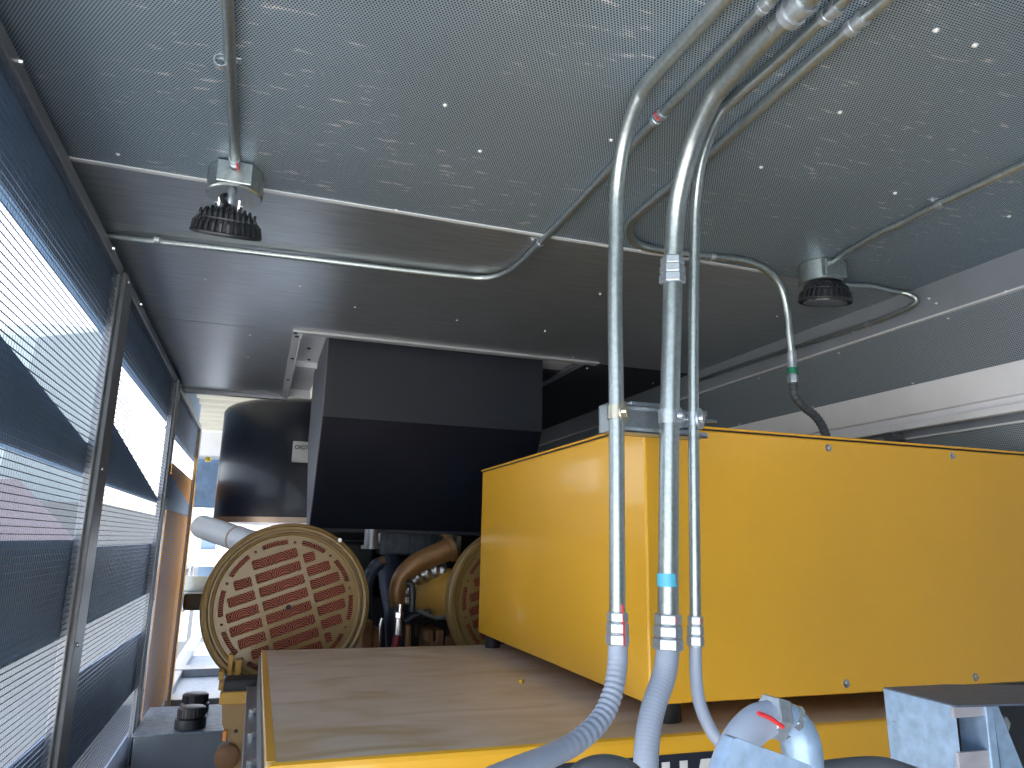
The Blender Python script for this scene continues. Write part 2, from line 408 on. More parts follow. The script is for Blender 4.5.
for y0, y1, zt, lb in ((3.15, 3.31, 1.045, 'tall grey channel post between the nearest and middle mesh panels'), (5.33, 5.47, 1.05, 'slim grey post between the middle and farthest mesh panels')):
    p = MB().box((XL - .03, y0, -1.6), (XL + .012, y1 - .05, zt), .004).box((XL - .03, y1 - .05, -1.6), (XL - .012, y1 - .035, zt)).box((XL - .03, y1 - .035, -1.6), (XL + .006, y1, zt), .003)
    t = thing('channel_post', lb, 'post')
    part('post_body', p, FRAME, t)
    for z in (1.02, .25, -.4, -.95):
        rb_ = MB().lathe((XL + .012, y0 + .05, z), (1, 0, 0), [(0, .009), (.004, .008), (.006, .004), (.006, .0005)], 10)
        part('bolt', rb_, STEEL, t)
# sill over the panels, joining the ceiling, in shade
struct(MB().box((-.83, 1.1, 1.062), (-.64, 7.7, 1.40)).build('wall_left', BLADE))
# lug bolts on top rails
for (y, t) in ((1.75, g1), (2.9, g1), (3.6, g2)):
    part('bolt', MB().lathe((XL, y, 1.05), (1, 0, 0), [(0, .008), (.008, .007), (.008, .0005)], 8), STEEL, t)

# =================================================================== LAMPS AND CONDUITS ON CEILING
def junction_box(t, x, y, r, h=.075):
    part('junction_box', MB().lathe((x, y, CZ - .002), (0, 0, -1), [(0, r), (h, r), (h + .004, r - .004), (h + .004, .001)], 28).box((x - r * .62, y - r - .004, CZ - h), (x + r * .62, y - r * .6, CZ - .004), .004), GALV, t)
def lamp(label, p, tilt, jb):
    t = thing('high_bay_lamp', label, 'lamp', 'round finned lamps under the ceiling')
    x, y, z = p
    R = .098
    M = Matrix.Translation(Vector(p)) @ Matrix.Rotation(tilt[0], 4, 'X') @ Matrix.Rotation(tilt[1], 4, 'Y')
    def xf(mb): mb.v = [M @ v for v in mb.v]; return mb
    b = MB().lathe((0, 0, 0), (0, 0, 1), [(0, R * .98), (.004, R * 1.02), (.010, R * 1.02), (.014, R * .93), (.044, R * .80), (.048, R * .84), (.052, R * .84), (.054, R * .78), (.066, R * .66), (.074, R * .40), (.078, .001)], 40)
    part('lamp_housing', xf(b), BLACKM, t)
    f = MB()
    n = 30
    for k in range(n):
        rot = Matrix.Rotation(2 * PI * k / n, 3, 'Z')
        f2 = MB().prism([(R * .6, -.0035, .012), (R * 1.01, -.0035, .012), (R * .97, -.0035, .036), (R * .86, -.0035, .047), (R * .6, -.0035, .047)], (0, .007, 0))
        f.add([rot @ v for v in f2.v], f2.f)
    for k in range(-5, 6):
        xk = k * .0148; w = math.sqrt(max(0, (R * .83) ** 2 - xk ** 2)); top = .052 + .036 * math.sqrt(max(.05, 1 - (xk / (R * .9)) ** 2))
        pts = [(xk - .002, -w, .046), (xk - .002, w, .046)] + [(xk - .002, w * math.cos(a * PI / 8), .052 + (top - .052) * math.sin(a * PI / 8)) for a in range(9)]
        f.prism(pts, (.0062, 0, 0))
    part('cooling_fins', xf(f), BLACKM, t)
    part('lens', xf(MB().lathe((0, 0, -.001), (0, 0, 1), [(.002, .001), (0, R * .82), (.004, R * .83)], 40)), LENS, t)
    jx, jy = jb
    junction_box(t, jx, jy, .082)
    top = M @ Vector((0, 0, .088))
    bl_ = MB().box((-.030, -.006, .08), (-.025, .006, .108)).lathe((-.034, 0, .09), (-1, 0, 0), [(-.006, .001), (-.006, .006), (.004, .006), (.004, .001)], 8)
    br = MB().box((.025, -.006, .08), (.030, .006, .108)).lathe((.034, 0, .09), (1, 0, 0), [(-.006, .001), (-.006, .006), (.004, .006), (.004, .001)], 8)
    part('mount_bracket', xf(bl_), STEEL, t); part('mount_bracket', xf(br), STEEL, t)
    part('lamp_cable', MB().tube([M @ Vector((0, .0, .085)), M @ Vector((-.02, -.02, .11)), Vector((jx, jy, CZ - .07))], .007, 8, smooth_path=5), RUBBER, t)
    part('lamp_stem', MB().tube([M @ Vector((0, 0, .085)), Vector(((jx + top.x) / 2, (jy + top.y) / 2, CZ - .06))], .014, 10), GALV2, t)
    return t
L1 = PY(226, 236, 2.17)
lamp('black round finned lamp under the left part of the ceiling', L1, (math.radians(24), math.radians(1)), (-.158, 2.22))
L2 = PY(825, 303, 2.16)
lamp('black round finned lamp at right above the yellow box', L2, (math.radians(10), 0), (2.015, 2.17))

def conduit(name, label, pts, r, m=GALV, smooth=6, seg=18, cat='conduit', group=None, extra=None):
    t = thing(name, label, cat, group)
    part('pipe', MB().tube(pts, r, seg, smooth_path=smooth), m, t)
    return t
def coupling(t, p, d, r, L=.03, m=GALV2, name='coupling'):
    p, d = Vector(p), Vector(d).normalized()
    b = MB().lathe(p - d * L / 2, d, [(0, r * 1.0), (0, r * 1.28), (L * .3, r * 1.28), (L * .34, r * 1.12), (L * .62, r * 1.12), (L * .66, r * 1.28), (L, r * 1.28), (L, r)], 20)
    return part(name, b, m, t)
def strap(t, p, d, r, side=Vector((1, 0, 0))):
    """one-hole strap around a pipe that runs along d under the ceiling"""
    p, d = Vector(p), Vector(d).normalized()
    b = MB().lathe(p - d * .009, d, [(0, r * 1.0), (0, r * 1.22), (.018, r * 1.22), (.018, r * 1.0)], 18)
    e = p + side * (r * 1.2 + .014); 
    b.box((e.x - .014, e.y - .010, CZ - .006), (e.x + .014, e.y + .010, CZ - .001), .002)
    b.lathe((e.x, e.y, CZ - .006), (0, 0, -1), [(0, .007), (.007, .006), (.007, .001)], 8)
    return part('strap', b, GALV2, t)

zc = CZ - .017
# A: from lamp 1 toward the viewer
a0 = Vector((-.160, 2.12, zc)); a1 = Vector((-.150, .3, zc))
A = conduit('ceiling_conduit', 'straight conduit running from the left lamp to the top photo edge', [a0, (a0 + a1) / 2, a1], .0135, smooth=2)
strap(A, PZ(221, 62, zc), (0, 1, 0), .0135); coupling(A, a0 + Vector((0, -.01, 0)), (0, 1, 0), .013, .03)
part('red_mark', MB().box((-.153, 2.098, CZ - .034), (-.148, 2.135, CZ - .030)), REDINK, A)
# B: from the left wall across, bend, toward the viewer
rB = .0125; zB = CZ - .016
B = conduit('ceiling_conduit', 'thin conduit crossing below the left lamp and bending up to the coupling', 
    [PZ(108, 236, zB), PZ(250, 252, zB), PZ(400, 270, zB), PZ(455, 276, zB), PZ(485, 278, zB), PZ(507, 272, zB), PZ(524, 259, zB), PZ(545, 238, zB), PZ(610, 169, zB), PZ(680, 95, zB), PZ(770, 0, zB), PZ(860, -95, zB)], rB, smooth=8)
coupling(B, PZ(659, 117, zB), PZ(680, 95, zB) - PZ(640, 137, zB), rB, .045); coupling(B, PZ(765, 5, zB), (0, 1, 0), rB, .03)
part('red_mark', MB().lathe(PZ(661, 114, zB) , (0, 1, 0), [(0, rB * 1.3), (.006, rB * 1.3)], 8), REDINK, B)
strap(B, PZ(540, 243, zB), (.0, 1, 0), rB, Vector((-1, 0, 0)))
strap(B, PZ(157, 240, zB), (1, 0, 0), rB, Vector((0, .6, 0)))
YR = 1.564
# C1, C2, C3: risers in front of the yellow box
def riser(label, foot, wob, bend, top, r, Rb, zc_):
    """straight up at depth YR, quarter bend of radius Rb, then along the ceiling toward the viewer"""
    t = thing('riser_conduit', label, 'conduit', 'galvanised risers clamped in front of the yellow box')
    pts = [PY(*foot, YR)] + [PY(x, y, YR) for x, y in wob]
    for x, y in bend:
        k = ray(x, y); k = k * (1 / k.y); yc, zc2 = YR - Rb, zc_ - Rb
        # intersect z = k.z*y with the bend circle
        A = 1 + k.z ** 2; B = -2 * (yc + k.z * zc2); D = yc ** 2 + zc2 ** 2 - Rb ** 2
        q = B * B - 4 * A * D
        yy = (-B + math.sqrt(max(q, 0))) / (2 * A)
        if k.z * yy < zc2: yy = YR
        pts.append(k * yy)
    for x, y in top: pts.append(PZ(x, y, zc_))
    pts.append(pts[-1] + Vector((0, -.7, 0)))
    part('pipe', MB().tube(pts, r, 24, smooth_path=8), GALV, t)
    return t
R1 = riser('left riser of the three in front of the yellow box', (617.5, 622), [(616.5, 420), (615, 300), (616, 240)],
    [(617, 190), (624, 143), (637, 103), (650, 80)], [(726, -5)], .0186, .26, CZ - .022)
R2 = riser('thickest riser, in the middle of the three', (668, 625), [(669.5, 430), (672, 320), (673.5, 255)],
    [(678, 199), (693, 143), (713, 98), (728, 78)], [(773, 30), (800, 4)], .0243, .32, CZ - .027)
R3 = riser('thin right riser of the three in front of the yellow box', (695.5, 625), [(693.5, 420), (693.5, 330), (694.5, 255)],
    [(696, 199), (703, 156), (719, 116), (733, 100)], [(776, 62), (806, 34), (845, -2)], .0136, .27, CZ - .017)
coupling(R2, PZ(797, 8, CZ - .027), (.0, -1, 0), .0245, .055)
coupling(R3, PZ(831, 12, CZ - .017), (.0, -1, 0), .0140, .045)
# three-piece compression fittings, mesh per piece
def fitting(t, px, py0, py1, r, y=YR, long_=True):
    a, b = PY(px, py0, y), PY(px, py1, y); d = (b - a); L = d.length; d.normalize()
    hs = [(.0, .30, 1.28), (.32, .64, 1.36), (.66, 1.0, 1.42)]
    f = MB()
    for h0, h1, k in hs:
        f.hexnut(a + d * (L * h0), d, r * k, L * (h1 - h0))
        f.lathe(a + d * (L * h1), d, [(-.002, r * k * .8), (L * .03, r * k * .8)], 20)
    o = part('compression_fitting', f, GALV2, t)
    ly = MB(); c = a + Vector((.001, -r * 1.22, 0))
    if long_:
        ly.box(c + Vector((-.001, -.001, .018)), c + Vector((.0012, .006, -L * .3)))
        ly.box(c + Vector((.0000, -.0052, -L * .25)), c + Vector((.0024, .006, -L * .98)))
    else:
        ly.box(c + Vector((-.001, -.0022, -.004)), c + Vector((.0012, .006, -L * .22)))
    if long_ is not None: ly.build('red_mark', REDINK, o)
    return o
fitting(R1, 617.5, 612, 645, .0190); fitting(R2, 668, 614, 650, .0247, long_=False); fitting(R3, 695.5, 616, 646, .0144, long_=False)
fitting(R2, 672.5, 258, 284, .0240, long_=None)
tp = PY(667.5, 579, YR)
part('blue_tape', MB().lathe(tp + Vector((0, 0, .013)), (0, 0, -1), [(0, .0250), (.030, .0250)], 24), BLUETAG, R2, 'light blue tape')

# flexible hoses under the risers
def hose(label, pts, r, ribs, m=GREYPVC, amp=.06, smooth=26, name='flexible_conduit', group='grey flexible conduits'):
    P = [Vector(p) for p in pts]
    def rad(n): return [r * (1 + amp * math.sin(2 * PI * ribs * i / n)) for i in range(n)]
    return tag(MB().tube(P, r, 22, smooth_path=smooth, radii=rad if not callable(amp) else (lambda n: [r * (1 + amp(i / n) * math.sin(2 * PI * ribs * i / n)) for i in range(n)])).build(name, m), label, 'conduit', group)
hose('grey flexible conduit below the left riser, curving left', [PY(618, 643, 1.564), PY(617, 668, 1.558), PY(612, 695, 1.541), PY(600, 720, 1.518), PY(578, 741, 1.483), PY(550, 756, 1.438), PY(515, 770, 1.380), PY(480, 785, 1.322)], .0224, 30, amp=lambda u: .012 + .05 * max(0, math.sin(PI * min(1, max(0, (u - .12) / .55)))))
hose('thick grey flexible conduit below the middle riser', [PY(668, 648, 1.564), PY(664, 676, 1.552), PY(654, 705, 1.529), PY(648, 735, 1.506), PY(646, 770, 1.483), PY(650, 810, 1.472)], .0270, 40, amp=.012)
hose('thin grey flexible conduit below the right riser', [PY(695.5, 645, 1.564), PY(696, 676, 1.558), PY(700, 704, 1.541), PY(711, 730, 1.518), PY(728, 752, 1.495), PY(745, 775, 1.460)], .0147, 40, amp=.012)
hose('dark grey hose arching at the bottom photo edge below the left riser', [PY(575, 800, 1.265), PY(580, 775, 1.265), PY(605, 766, 1.265), PY(632, 775, 1.265), PY(640, 800, 1.265)], .0195, 2, m=DARKPVC, amp=0)

# strut rail with clamps
st = thing('strut_rail', 'short galvanised strut rail holding the three risers at the box corner', 'bracket')
sl, sr = PY(601, 419, 1.667), PY(709, 428, 1.667)
zs = (sl.z + sr.z) / 2 
h = .036
c = MB().box((sl.x, 1.673, zs - h), (sr.x - .035, 1.681, zs + h)).box((sl.x, 1.622, zs + h - .005), (sr.x - .035, 1.681, zs + h), .001).box((sl.x, 1.622, zs - h), (sr.x - .035, 1.681, zs - h + .005), .001)
c.box((sl.x, 1.622, zs + h - .014), (sr.x - .035, 1.627, zs + h)).box((sl.x, 1.622, zs - h), (sr.x - .035, 1.627, zs - h + .014)).box((sl.x, 1.622, zs - h), (sl.x + .005, 1.681, zs + h))
part('channel', c, GALV2, st)
part('angle_foot', MB().box((.92, 1.683, zs - .01), (1.035, 1.838, zs + h + .012), .003).box((.905, 1.683, zs + .02), (.99, 1.838, zs + h + .022), .002), GALV2, st)
for px, r, m in ((616, .0192, CLAMPY), (669.5, .0249, GALV2), (693.5, .0142, GALV2)):
    q = PY(px, 420, YR)
    cl = MB().lathe((q.x, q.y, zs - .017), (0, 0, 1), [(0, r), (.0, r * 1.12), (.034, r * 1.12), (.034, r)], 20)
    cl.lathe((q.x + r * .85, q.y - .006, zs), (.62, -.78, 0), [(0, .001), (0, .027), (.005, .027), (.005, .001)], 24)
    cl.lathe((q.x + r * 1.1, q.y - .004, zs), (.62, -.78, 0), [(0, .001), (0, .012), (.010, .012), (.010, .001)], 6)
    cl.lathe((q.x + r * .3, q.y - r * 1.1, zs), (0.7, -.7, 0), [(0, .008), (.012, .007), (.012, .001)], 8)
    cl.box((q.x + r * .7, q.y, zs - .015), (q.x + r + .008, q.y + .07, zs + .015), .002)
    part('pipe_clamp', cl, m, st, 'yellowish zinc pipe clamp' if m is CLAMPY else None)
q = PY(693.5, 427, 1.564)
part('bolt', MB().tube([(q.x - .05, q.y + .01, zs), (q.x + .075, q.y + .01, zs)], .004, 10).hexnut((q.x + .03, q.y + .01, zs), (1, 0, 0), .011, .01), STEEL, st)

# F: longitudinal under ceiling, bend, cross, drop down
zF = CZ - .019; rF = .0145
Fp = [PZ(885 + 60, -60, zF), PZ(885, 0, zF), PZ(857, 23, zF), PZ(800, 72, zF), PZ(719, 146, zF), PZ(670, 187, zF), PZ(640, 212, zF), PZ(630, 224, zF), PZ(630, 236, zF), PZ(642, 246, zF), PZ(665, 251, zF), PZ(705, 256, zF)]
yF = Fp[-1].y
F_ = thing('ceiling_conduit', 'conduit that crosses behind the risers and drops behind the yellow box', 'conduit')
r_ = PZ(740, 260, zF)
drop = [(757, 265, 1.01), (772, 275, 1.0), (782, 290, .98), (787, 310, 0), (789.5, 335, 0), (792, 356, 0)]
Fp += [r_] + [PY(x, y, r_.y + .04 * i / 5) for i, (x, y, _) in enumerate(drop)]
part('pipe', MB().tube(Fp, rF, 18, smooth_path=8), GALV, F_)
coupling(F_, PZ(857, 23, zF), (0, 1, 0), rF, .045); strap(F_, PZ(712, 257, zF), (1, 0, 0), rF, Vector((0, .5, 0)))
yd = Fp[-1].y
cy = MB(); a, b = PY(791.5, 352, yd), PY(793, 383, yd); d = (b - a).normalized(); L = (b - a).length
cy.lathe(a, d, [(0, rF), (0, rF * 1.25), (L * .25, rF * 1.25), (L * .3, rF * 1.1), (L * .45, rF * 1.3), (L * .6, rF * 1.1), (L * .75, rF * 1.1)], 18).hexnut(a + d * L * .74, d, rF * 1.4, L * .26)
part('compression_fitting', cy, GALV2, F_)
part('green_tape', MB().lathe(a + d * L * .52, d, [(0, rF * 1.38), (L * .2, rF * 1.38)], 18), GREEN, F_, 'dark green tape')
hose('dark ribbed hose below the green tape, dropping behind the yellow box', [PY(793, 382, yd), PY(795, 396, yd), PY(804, 407, yd), PY(815, 416, yd), PY(823, 428, yd), PY(828, 445, yd), PY(830, 470, yd)], .0165, 22, m=DARKPVC, amp=.05)
# G: toward lamp 2
zG = CZ - .016
G_ = conduit('ceiling_conduit', 'conduit running from the right lamp box to the right photo edge', [PZ(823, 270, zG), PZ(845, 254, zG), PZ(875, 236, zG), PZ(905, 222, zG), PZ(940, 204, zG), PZ(1024, 164, zG), PZ(1120, 118, zG)], .0125, smooth=8)
strap(G_, PZ(940, 204, zG), (0, 1, 0), .0125, Vector((-1, 0, 0))); coupling(G_, PZ(822, 270, zG), (-.2, 1, 0), .012, .03)
part('red_mark', MB().lathe(PZ(821, 269, zG), (-.2, 1, 0), [(0, .0165), (.008, .0165)], 8), REDINK, G_)
# H: from lamp 2 to the right wall corner and back
Hp = [PZ(828, 281, zG), PZ(850, 285, zG), PZ(870, 286, zG), PX(893, 291, 2.48), PX(908, 294, 2.535), PX(916, 299, 2.555), PX(912, 306, 2.56), PX(895, 314, 2.56), PX(868, 324, 2.56), PX(800, 346, 2.56), PX(740, 366, 2.56), PX(690, 383, 2.56)]
Hh = conduit('ceiling_conduit', 'conduit looping from the right lamp box back along the right wall corner', Hp, .0115, smooth=8)
part('strap', MB().lathe(PX(868, 324, 2.56), (0, 1, 0), [(-.01, .0115), (-.01, .0145), (.01, .0145), (.01, .0115)], 16), GALV2, Hh)

# =================================================================== EXHAUST HOOD AND DRUM
hx0, hx1, hy = .286, 1.575, 4.075
lo = PX(310, 526, hx0); up_far = PX(314.5, 375, hx0)
hood = thing('duct_hood', 'large black sheet duct hood hanging from the ceiling opening', 'duct')
zf = .667
yl, zl = lo.y, lo.z - .01
yb = yl + .45
prof = [(hy, CZ + .12), (hy, zf), (yl, zl), (yb, zl), (up_far.y + .05, zf), (up_far.y + .05, CZ + .12)]
part('upper_panel', MB().prism([(hx0, hy, CZ + .14), (hx0, hy, zf), (hx0, hy + .01, zf), (hx0, hy + .01, CZ + .14)], (hx1 - hx0, 0, 0)), NAVYM, hood, 'dark grey upright front sheet')
part('sloped_panel', MB().prism([(hx0, hy, zf), (hx0, yl, zl), (hx0, yl + .012, zl), (hx0, hy + .012, zf)], (hx1 - hx0, 0, 0)), NAVY, hood, 'near-black sheet sloping down and back')
side = [(hx0, y, z) for y, z in prof]
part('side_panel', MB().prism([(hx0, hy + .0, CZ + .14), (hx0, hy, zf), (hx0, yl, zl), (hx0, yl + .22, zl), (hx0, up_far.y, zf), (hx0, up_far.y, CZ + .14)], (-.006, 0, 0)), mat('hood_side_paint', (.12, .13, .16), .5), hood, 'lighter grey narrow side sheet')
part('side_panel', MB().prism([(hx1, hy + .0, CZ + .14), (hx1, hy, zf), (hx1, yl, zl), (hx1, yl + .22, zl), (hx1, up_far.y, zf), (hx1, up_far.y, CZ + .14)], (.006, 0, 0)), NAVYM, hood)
part('fold_seam', MB().box((hx0, hy - .004, zf - .004), (hx1, hy + .004, zf + .003)), NAVYM, hood)
part('bottom_flange', MB().box((hx0, yl - .01, zl - .02), (hx1, yl + .22, zl)), NAVYM, hood)

drum = thing('silencer_drum', 'big satin black drum hanging behind the duct hood at left', 'silencer')
dc = Vector((.50, 7.0)); DR = .88
part('drum_shell', MB().lathe((dc.x, dc.y, 1.15), (0, 0, -1), [(0, .001), (0, DR - .05), (.02, DR - .02), (.05, DR), (.985, DR), (.985, .001)], 72), NAVY, drum)
part('drum_lit_edge', MB().lathe((dc.x, dc.y, .168), (0, 0, -1), [(0, .1), (0, DR + .006), (.045, DR + .006), (.045, .1)], 72), mat('drum_lit_edge_colour', (.45, .34, .26), .35, .8), drum, 'bottom edge with its orange lit strip put into the colour')  # orange light caught on the drum's bottom edge, put into this colour
pl = PY(302, 452, 6.10)
tn = thing('name_plate', 'small grey label plate on the black drum beside the hood', 'label')
ang = 0
part('plate', MB().box((pl.x - .075, pl.y - .004, pl.z - .085), (pl.x + .12, pl.y + .02, pl.z + .085), .003), WHITETAG, tn)
def text_mesh(s, size, m, parent, origin, name='lettering', ext=.0012, font_bold=.0, sx=1.0):
    cu = bpy.data.curves.new('t', 'FONT'); cu.body = s; cu.size = size; cu.extrude = ext; cu.offset = font_bold
    ob = bpy.data.objects.new('t', cu); C.objects.link(ob)
    dg = bpy.context.evaluated_depsgraph_get(); me = bpy.data.meshes.new_from_object(ob.evaluated_get(dg))
    bpy.data.objects.remove(ob)
    for v in me.vertices: v.co = Vector((origin[0] + v.co.x * sx, origin[1] - v.co.z, origin[2] + v.co.y))
    me.materials.clear(); me.materials.append(m); me.name = name
    o = bpy.data.objects.new(name, me); C.objects.link(o); o.parent = parent
    return o
text_mesh('OIGT', .045, BLACKB, tn, (pl.x - .060, pl.y - .005, pl.z + .022), font_bold=.001)

# white flue pipe at left
pt = thing('flue_pipe', 'short fat pale grey pipe behind the round filter cover, left', 'pipe')
a, b = PY(203, 527, 5.3), PY(262, 547, 4.5)
part('pipe', MB().tube([a - (b - a) * .02, a + (b - a) * .5, b], .075, 28, smooth_path=2), mat('pale_pipe_paint', (.55, .57, .60), .4), pt)
mid = a + (b - a) * .62; dd = (b - a).normalized()
part('band_clamp', MB().lathe(mid, dd, [(0, .075), (0, .078), (.02, .078), (.02, .075)], 28), mat('brown_band', (.35, .25, .2), .5), pt)

# =================================================================== AIR FILTER HOUSINGS
def holes_plate(name, parent, m, cx, cz, y, R, rot, thick=.006):
    cu = bpy.data.curves.new('p', 'CURVE'); cu.dimensions = '2D'; cu.fill_mode = 'BOTH'; cu.extrude = thick / 2; cu.resolution_u = 1
    def spl(pts):
        s = cu.splines.new('POLY'); s.points.add(len(pts) - 1); s.use_cyclic_u = True
        for i, (x, z) in enumerate(pts): s.points[i].co = (x, z, 0, 1)
    spl([(R * math.cos(2 * PI * k / 96), R * math.sin(2 * PI * k / 96)) for k in range(96)])
    ca, sa = math.cos(rot), math.sin(rot)
    def rrect(u0, u1, v0, v1, r):
        pts = []
        for (ux, vx, a0) in ((u1 - r, v1 - r, 0), (u0 + r, v1 - r, 90), (u0 + r, v0 + r, 180), (u1 - r, v0 + r, 270)):
            for k in range(4):
                a = math.radians(a0 + 30 * k); pts.append((ux + r * math.cos(a), vx + r * math.sin(a)))
        spl([(x * ca - z * sa, x * sa + z * ca) for x, z in pts])
    # rows of slots: centre column and two side columns (u0,u1) by row, unit: metres
    hh = .0205; pitch = .059
    for k in range(-4, 4):
        v = (k + .5) * pitch; lim = math.sqrt(.252 ** 2 - (abs(v) + hh) ** 2)
        rrect(max(-.095, -lim), min(.095, lim), v - hh, v + hh, .006)
    for k in range(-3, 3):
        v = (k + .5) * pitch; lim = math.sqrt(.250 ** 2 - (abs(v) + hh) ** 2)
        rrect(-lim, -.113, v - hh, v + hh, .006)
    for k in range(-3, 4):
        v = k * pitch - .008; lim = math.sqrt(.250 ** 2 - (abs(v) + hh) ** 2)
        if lim > .14: rrect(.113, lim, v - hh, v + hh, .006)
    # arc slots and round holes near the rim
    for k in range(10):
        a0 = 2 * PI * k / 10 + .06 + rot; a1 = a0 + .40; r0, r1 = .258, .278
        pts = [(r1 * math.cos(a0 + (a1 - a0) * j / 9), r1 * math.sin(a0 + (a1 - a0) * j / 9)) for j in range(10)] + [(r0 * math.cos(a1 - (a1 - a0) * j / 9), r0 * math.sin(a1 - (a1 - a0) * j / 9)) for j in range(10)]
        spl(pts)
        am = a1 + .115; spl([(.268 * math.cos(am) + .006 * math.cos(t * PI / 5), .268 * math.sin(am) + .006 * math.sin(t * PI / 5)) for t in range(10)])
    ob = bpy.data.objects.new('p', cu); C.objects.link(ob)
    dg = bpy.context.evaluated_depsgraph_get(); me = bpy.data.meshes.new_from_object(ob.evaluated_get(dg)); bpy.data.objects.remove(ob)
    for v in me.vertices: v.co = Vector((cx + v.co.x, y - v.co.z, cz + v.co.y))
    me.materials.clear(); me.materials.append(m)
    o = bpy.data.objects.new(name, me); C.objects.link(o); o.parent = parent
    return o
def filter_housing(label, cx, cz, y, depth=.30):
    t = thing('air_filter_housing', label, 'air filter', 'round air filter housings')
    R = .349
    ring = MB().lathe((cx, y, cz), (0, 1, 0), [(.012, .292), (-.004, .300), (-.006, .306), (.010, .311), (.010, .317), (-.010, .322), (-.012, .332), (.004, .337), (.006, .343), (.000, R - .002), (.006, R), (.055, R), (.060, R - .012), (.090, R - .016), (depth, R - .02), (depth + .02, R - .05), (depth + .02, .05)], 96)
    part('rim', ring, TAN, t)
    holes_plate('front_grille', t, TAN, cx, cz, y + .008, .296, math.radians(19))
    me = MB().lathe((cx, y + .022, cz), (0, 1, 0), [(0, .001), (0, .29)], 64).build('filter_element', MEDIA, t); me['label'] = 'orange pleated filter paper'
    part('centre_stud', MB().lathe((cx + .005, y - .002, cz - .006), (0, 1, 0), [(.004, .001), (.004, .011), (.03, .013)], 12), RUBBER, t)
    part('bolt', MB().lathe((cx + .2, y - .004, cz + .28), (0, -1, 0), [(0, .01), (.008, .009), (.008, .001)], 8), STEEL, t)
    return t
FK = 1.124
def grow(t, c):
    for ch in t.children:
        for v in ch.data.vertices: v.co = Vector(c) + (v.co - Vector(c)) * FK
fh1 = filter_housing('round tan air filter cover at left with orange pleated paper showing', .168, -.317, 3.80); grow(fh1, (.168, 3.80, -.317))
fh2 = filter_housing('round air filter cover half hidden behind the yellow box', 1.354, -.301, 3.80, depth=.10); grow(fh2, (1.354, 3.80, -.301))
nk = PY(436, 594, 4.15)
part('inlet_neck', MB().lathe((nk.x - .03, 4.34, nk.z), (.55, -1, .0), [(-.02, .04), (0, .09), (.04, .12), (.12, .138), (.5, .145)], 36), YELB, fh2, 'yellow round neck')

# =================================================================== ENGINE PARTS
e1 = thing('diesel_engine', 'dark engine block deep between the two round air filters', 'engine')
blk = MB()
blk.box((.35, 4.9, -1.5), (1.6, 7.4, -.35), .03)
blk.box((.45, 4.75, -.35), (.72, 7.2, .0), .03).box((.80, 4.9, -.32), (1.3, 7.2, -.02), .03)
part('block', blk, ENGK, e1)
a = PY(381, 533, 4.65); b = PY(442, 556, 4.65)
vb = MB().box((a.x, 4.66, b.z), (b.x + .1, 5.3, a.z + .05), .01)
for k in range(9): vb.box((a.x + .03 + k * .05, 4.645, b.z + .01), (a.x + .04 + k * .05, 4.67, a.z + .03))
part('cooler_core', vb, mat('cooler_grey', (.10, .12, .15), .45, .6, .3, 20), e1, 'grey ribbed cooler core under the hood')
a = PY(397, 563, 4.4)
part('intake_duct', MB().tube([PY(388, 560, 4.55), PY(392, 590, 4.45), PY(396, 612, 4.4), PY(398, 650, 4.4)], .07, 20, smooth_path=6), ENGB, e1, 'dark blue duct')
part('charge_hose', MB().tube([PY(380, 562, 4.3), PY(370, 575, 4.3), PY(366, 595, 4.3), PY(366, 625, 4.3)], .035, 16, smooth_path=6, radii=lambda n: [.035 * (1 + .08 * math.sin(i * 1.6)) for i in range(n)]), ENGB, e1)
part('elbow', MB().tube([PY(385, 560, 4.35), PY(376, 564, 4.35), PY(369, 575, 4.35)], .03, 14, smooth_path=6), RUST, e1, 'rusty brown elbow')
bp = MB().tube([PY(398, 606, 4.05), PY(397, 592, 4.05), PY(402, 577, 4.05), PY(414, 565, 4.05), PY(430, 557, 4.05), PY(450, 549, 4.05)], .05, 22, smooth_path=8, radii=lambda n: [.040 + .024 * i / n for i in range(n)])
part('exhaust_elbow', bp, BROWNP, e1, 'brown curved exhaust elbow')
part('elbow_flange', MB().lathe(PY(448, 549, 4.05), (PY(450, 549, 4.05) - PY(430, 557, 4.05)), [(0, .04), (0, .076), (.03, .076), (.03, .04)], 28), BROWNP, e1)
part('heat_wrap', MB().tube([PY(405, 604, 4.12), PY(407, 590, 4.12), PY(417, 577, 4.12), PY(432, 571, 4.12), PY(445, 570, 4.12)], .05, 20, smooth_path=8, radii=lambda n: [.046 + .005 * math.sin(i * 1.3) for i in range(n)]), FOIL, e1, 'crumpled silver heat wrap')
part('black_elbow_fitting', MB().tube([PY(407, 585, 3.9), PY(411, 584, 3.9), PY(412.5, 592, 3.9), PY(412, 612, 3.9)], .018, 12, smooth_path=5), BLACKM, e1)
part('steel_fitting', MB().tube([PY(399.5, 613, 3.8), PY(398, 636, 3.8)], .019, 14).tube([PY(400.5, 604, 3.8), PY(399.5, 614, 3.8)], .010, 10).hexnut(PY(399.6, 612, 3.8), (0, 0, -1), .023, .03), STEEL, e1, 'bright steel hose fitting')
part('hose', MB().tube([PY(398, 635, 3.8), PY(395, 650, 3.8), PY(391, 680, 3.8)], .022, 14, smooth_path=4), REDH, e1, 'dark red hydraulic hose')
part('steel_tube', MB().tube([PY(379, 660, 3.9), PY(380, 628, 3.9), PY(382, 618, 3.9)], .010, 10, smooth_path=4), STEEL, e1)
part('brown_tube', MB().tube([PY(408, 665, 3.9), PY(408, 640, 3.9), PY(408, 625, 3.9)], .016, 10, smooth_path=4), BROWNP, e1)
rc = MB()
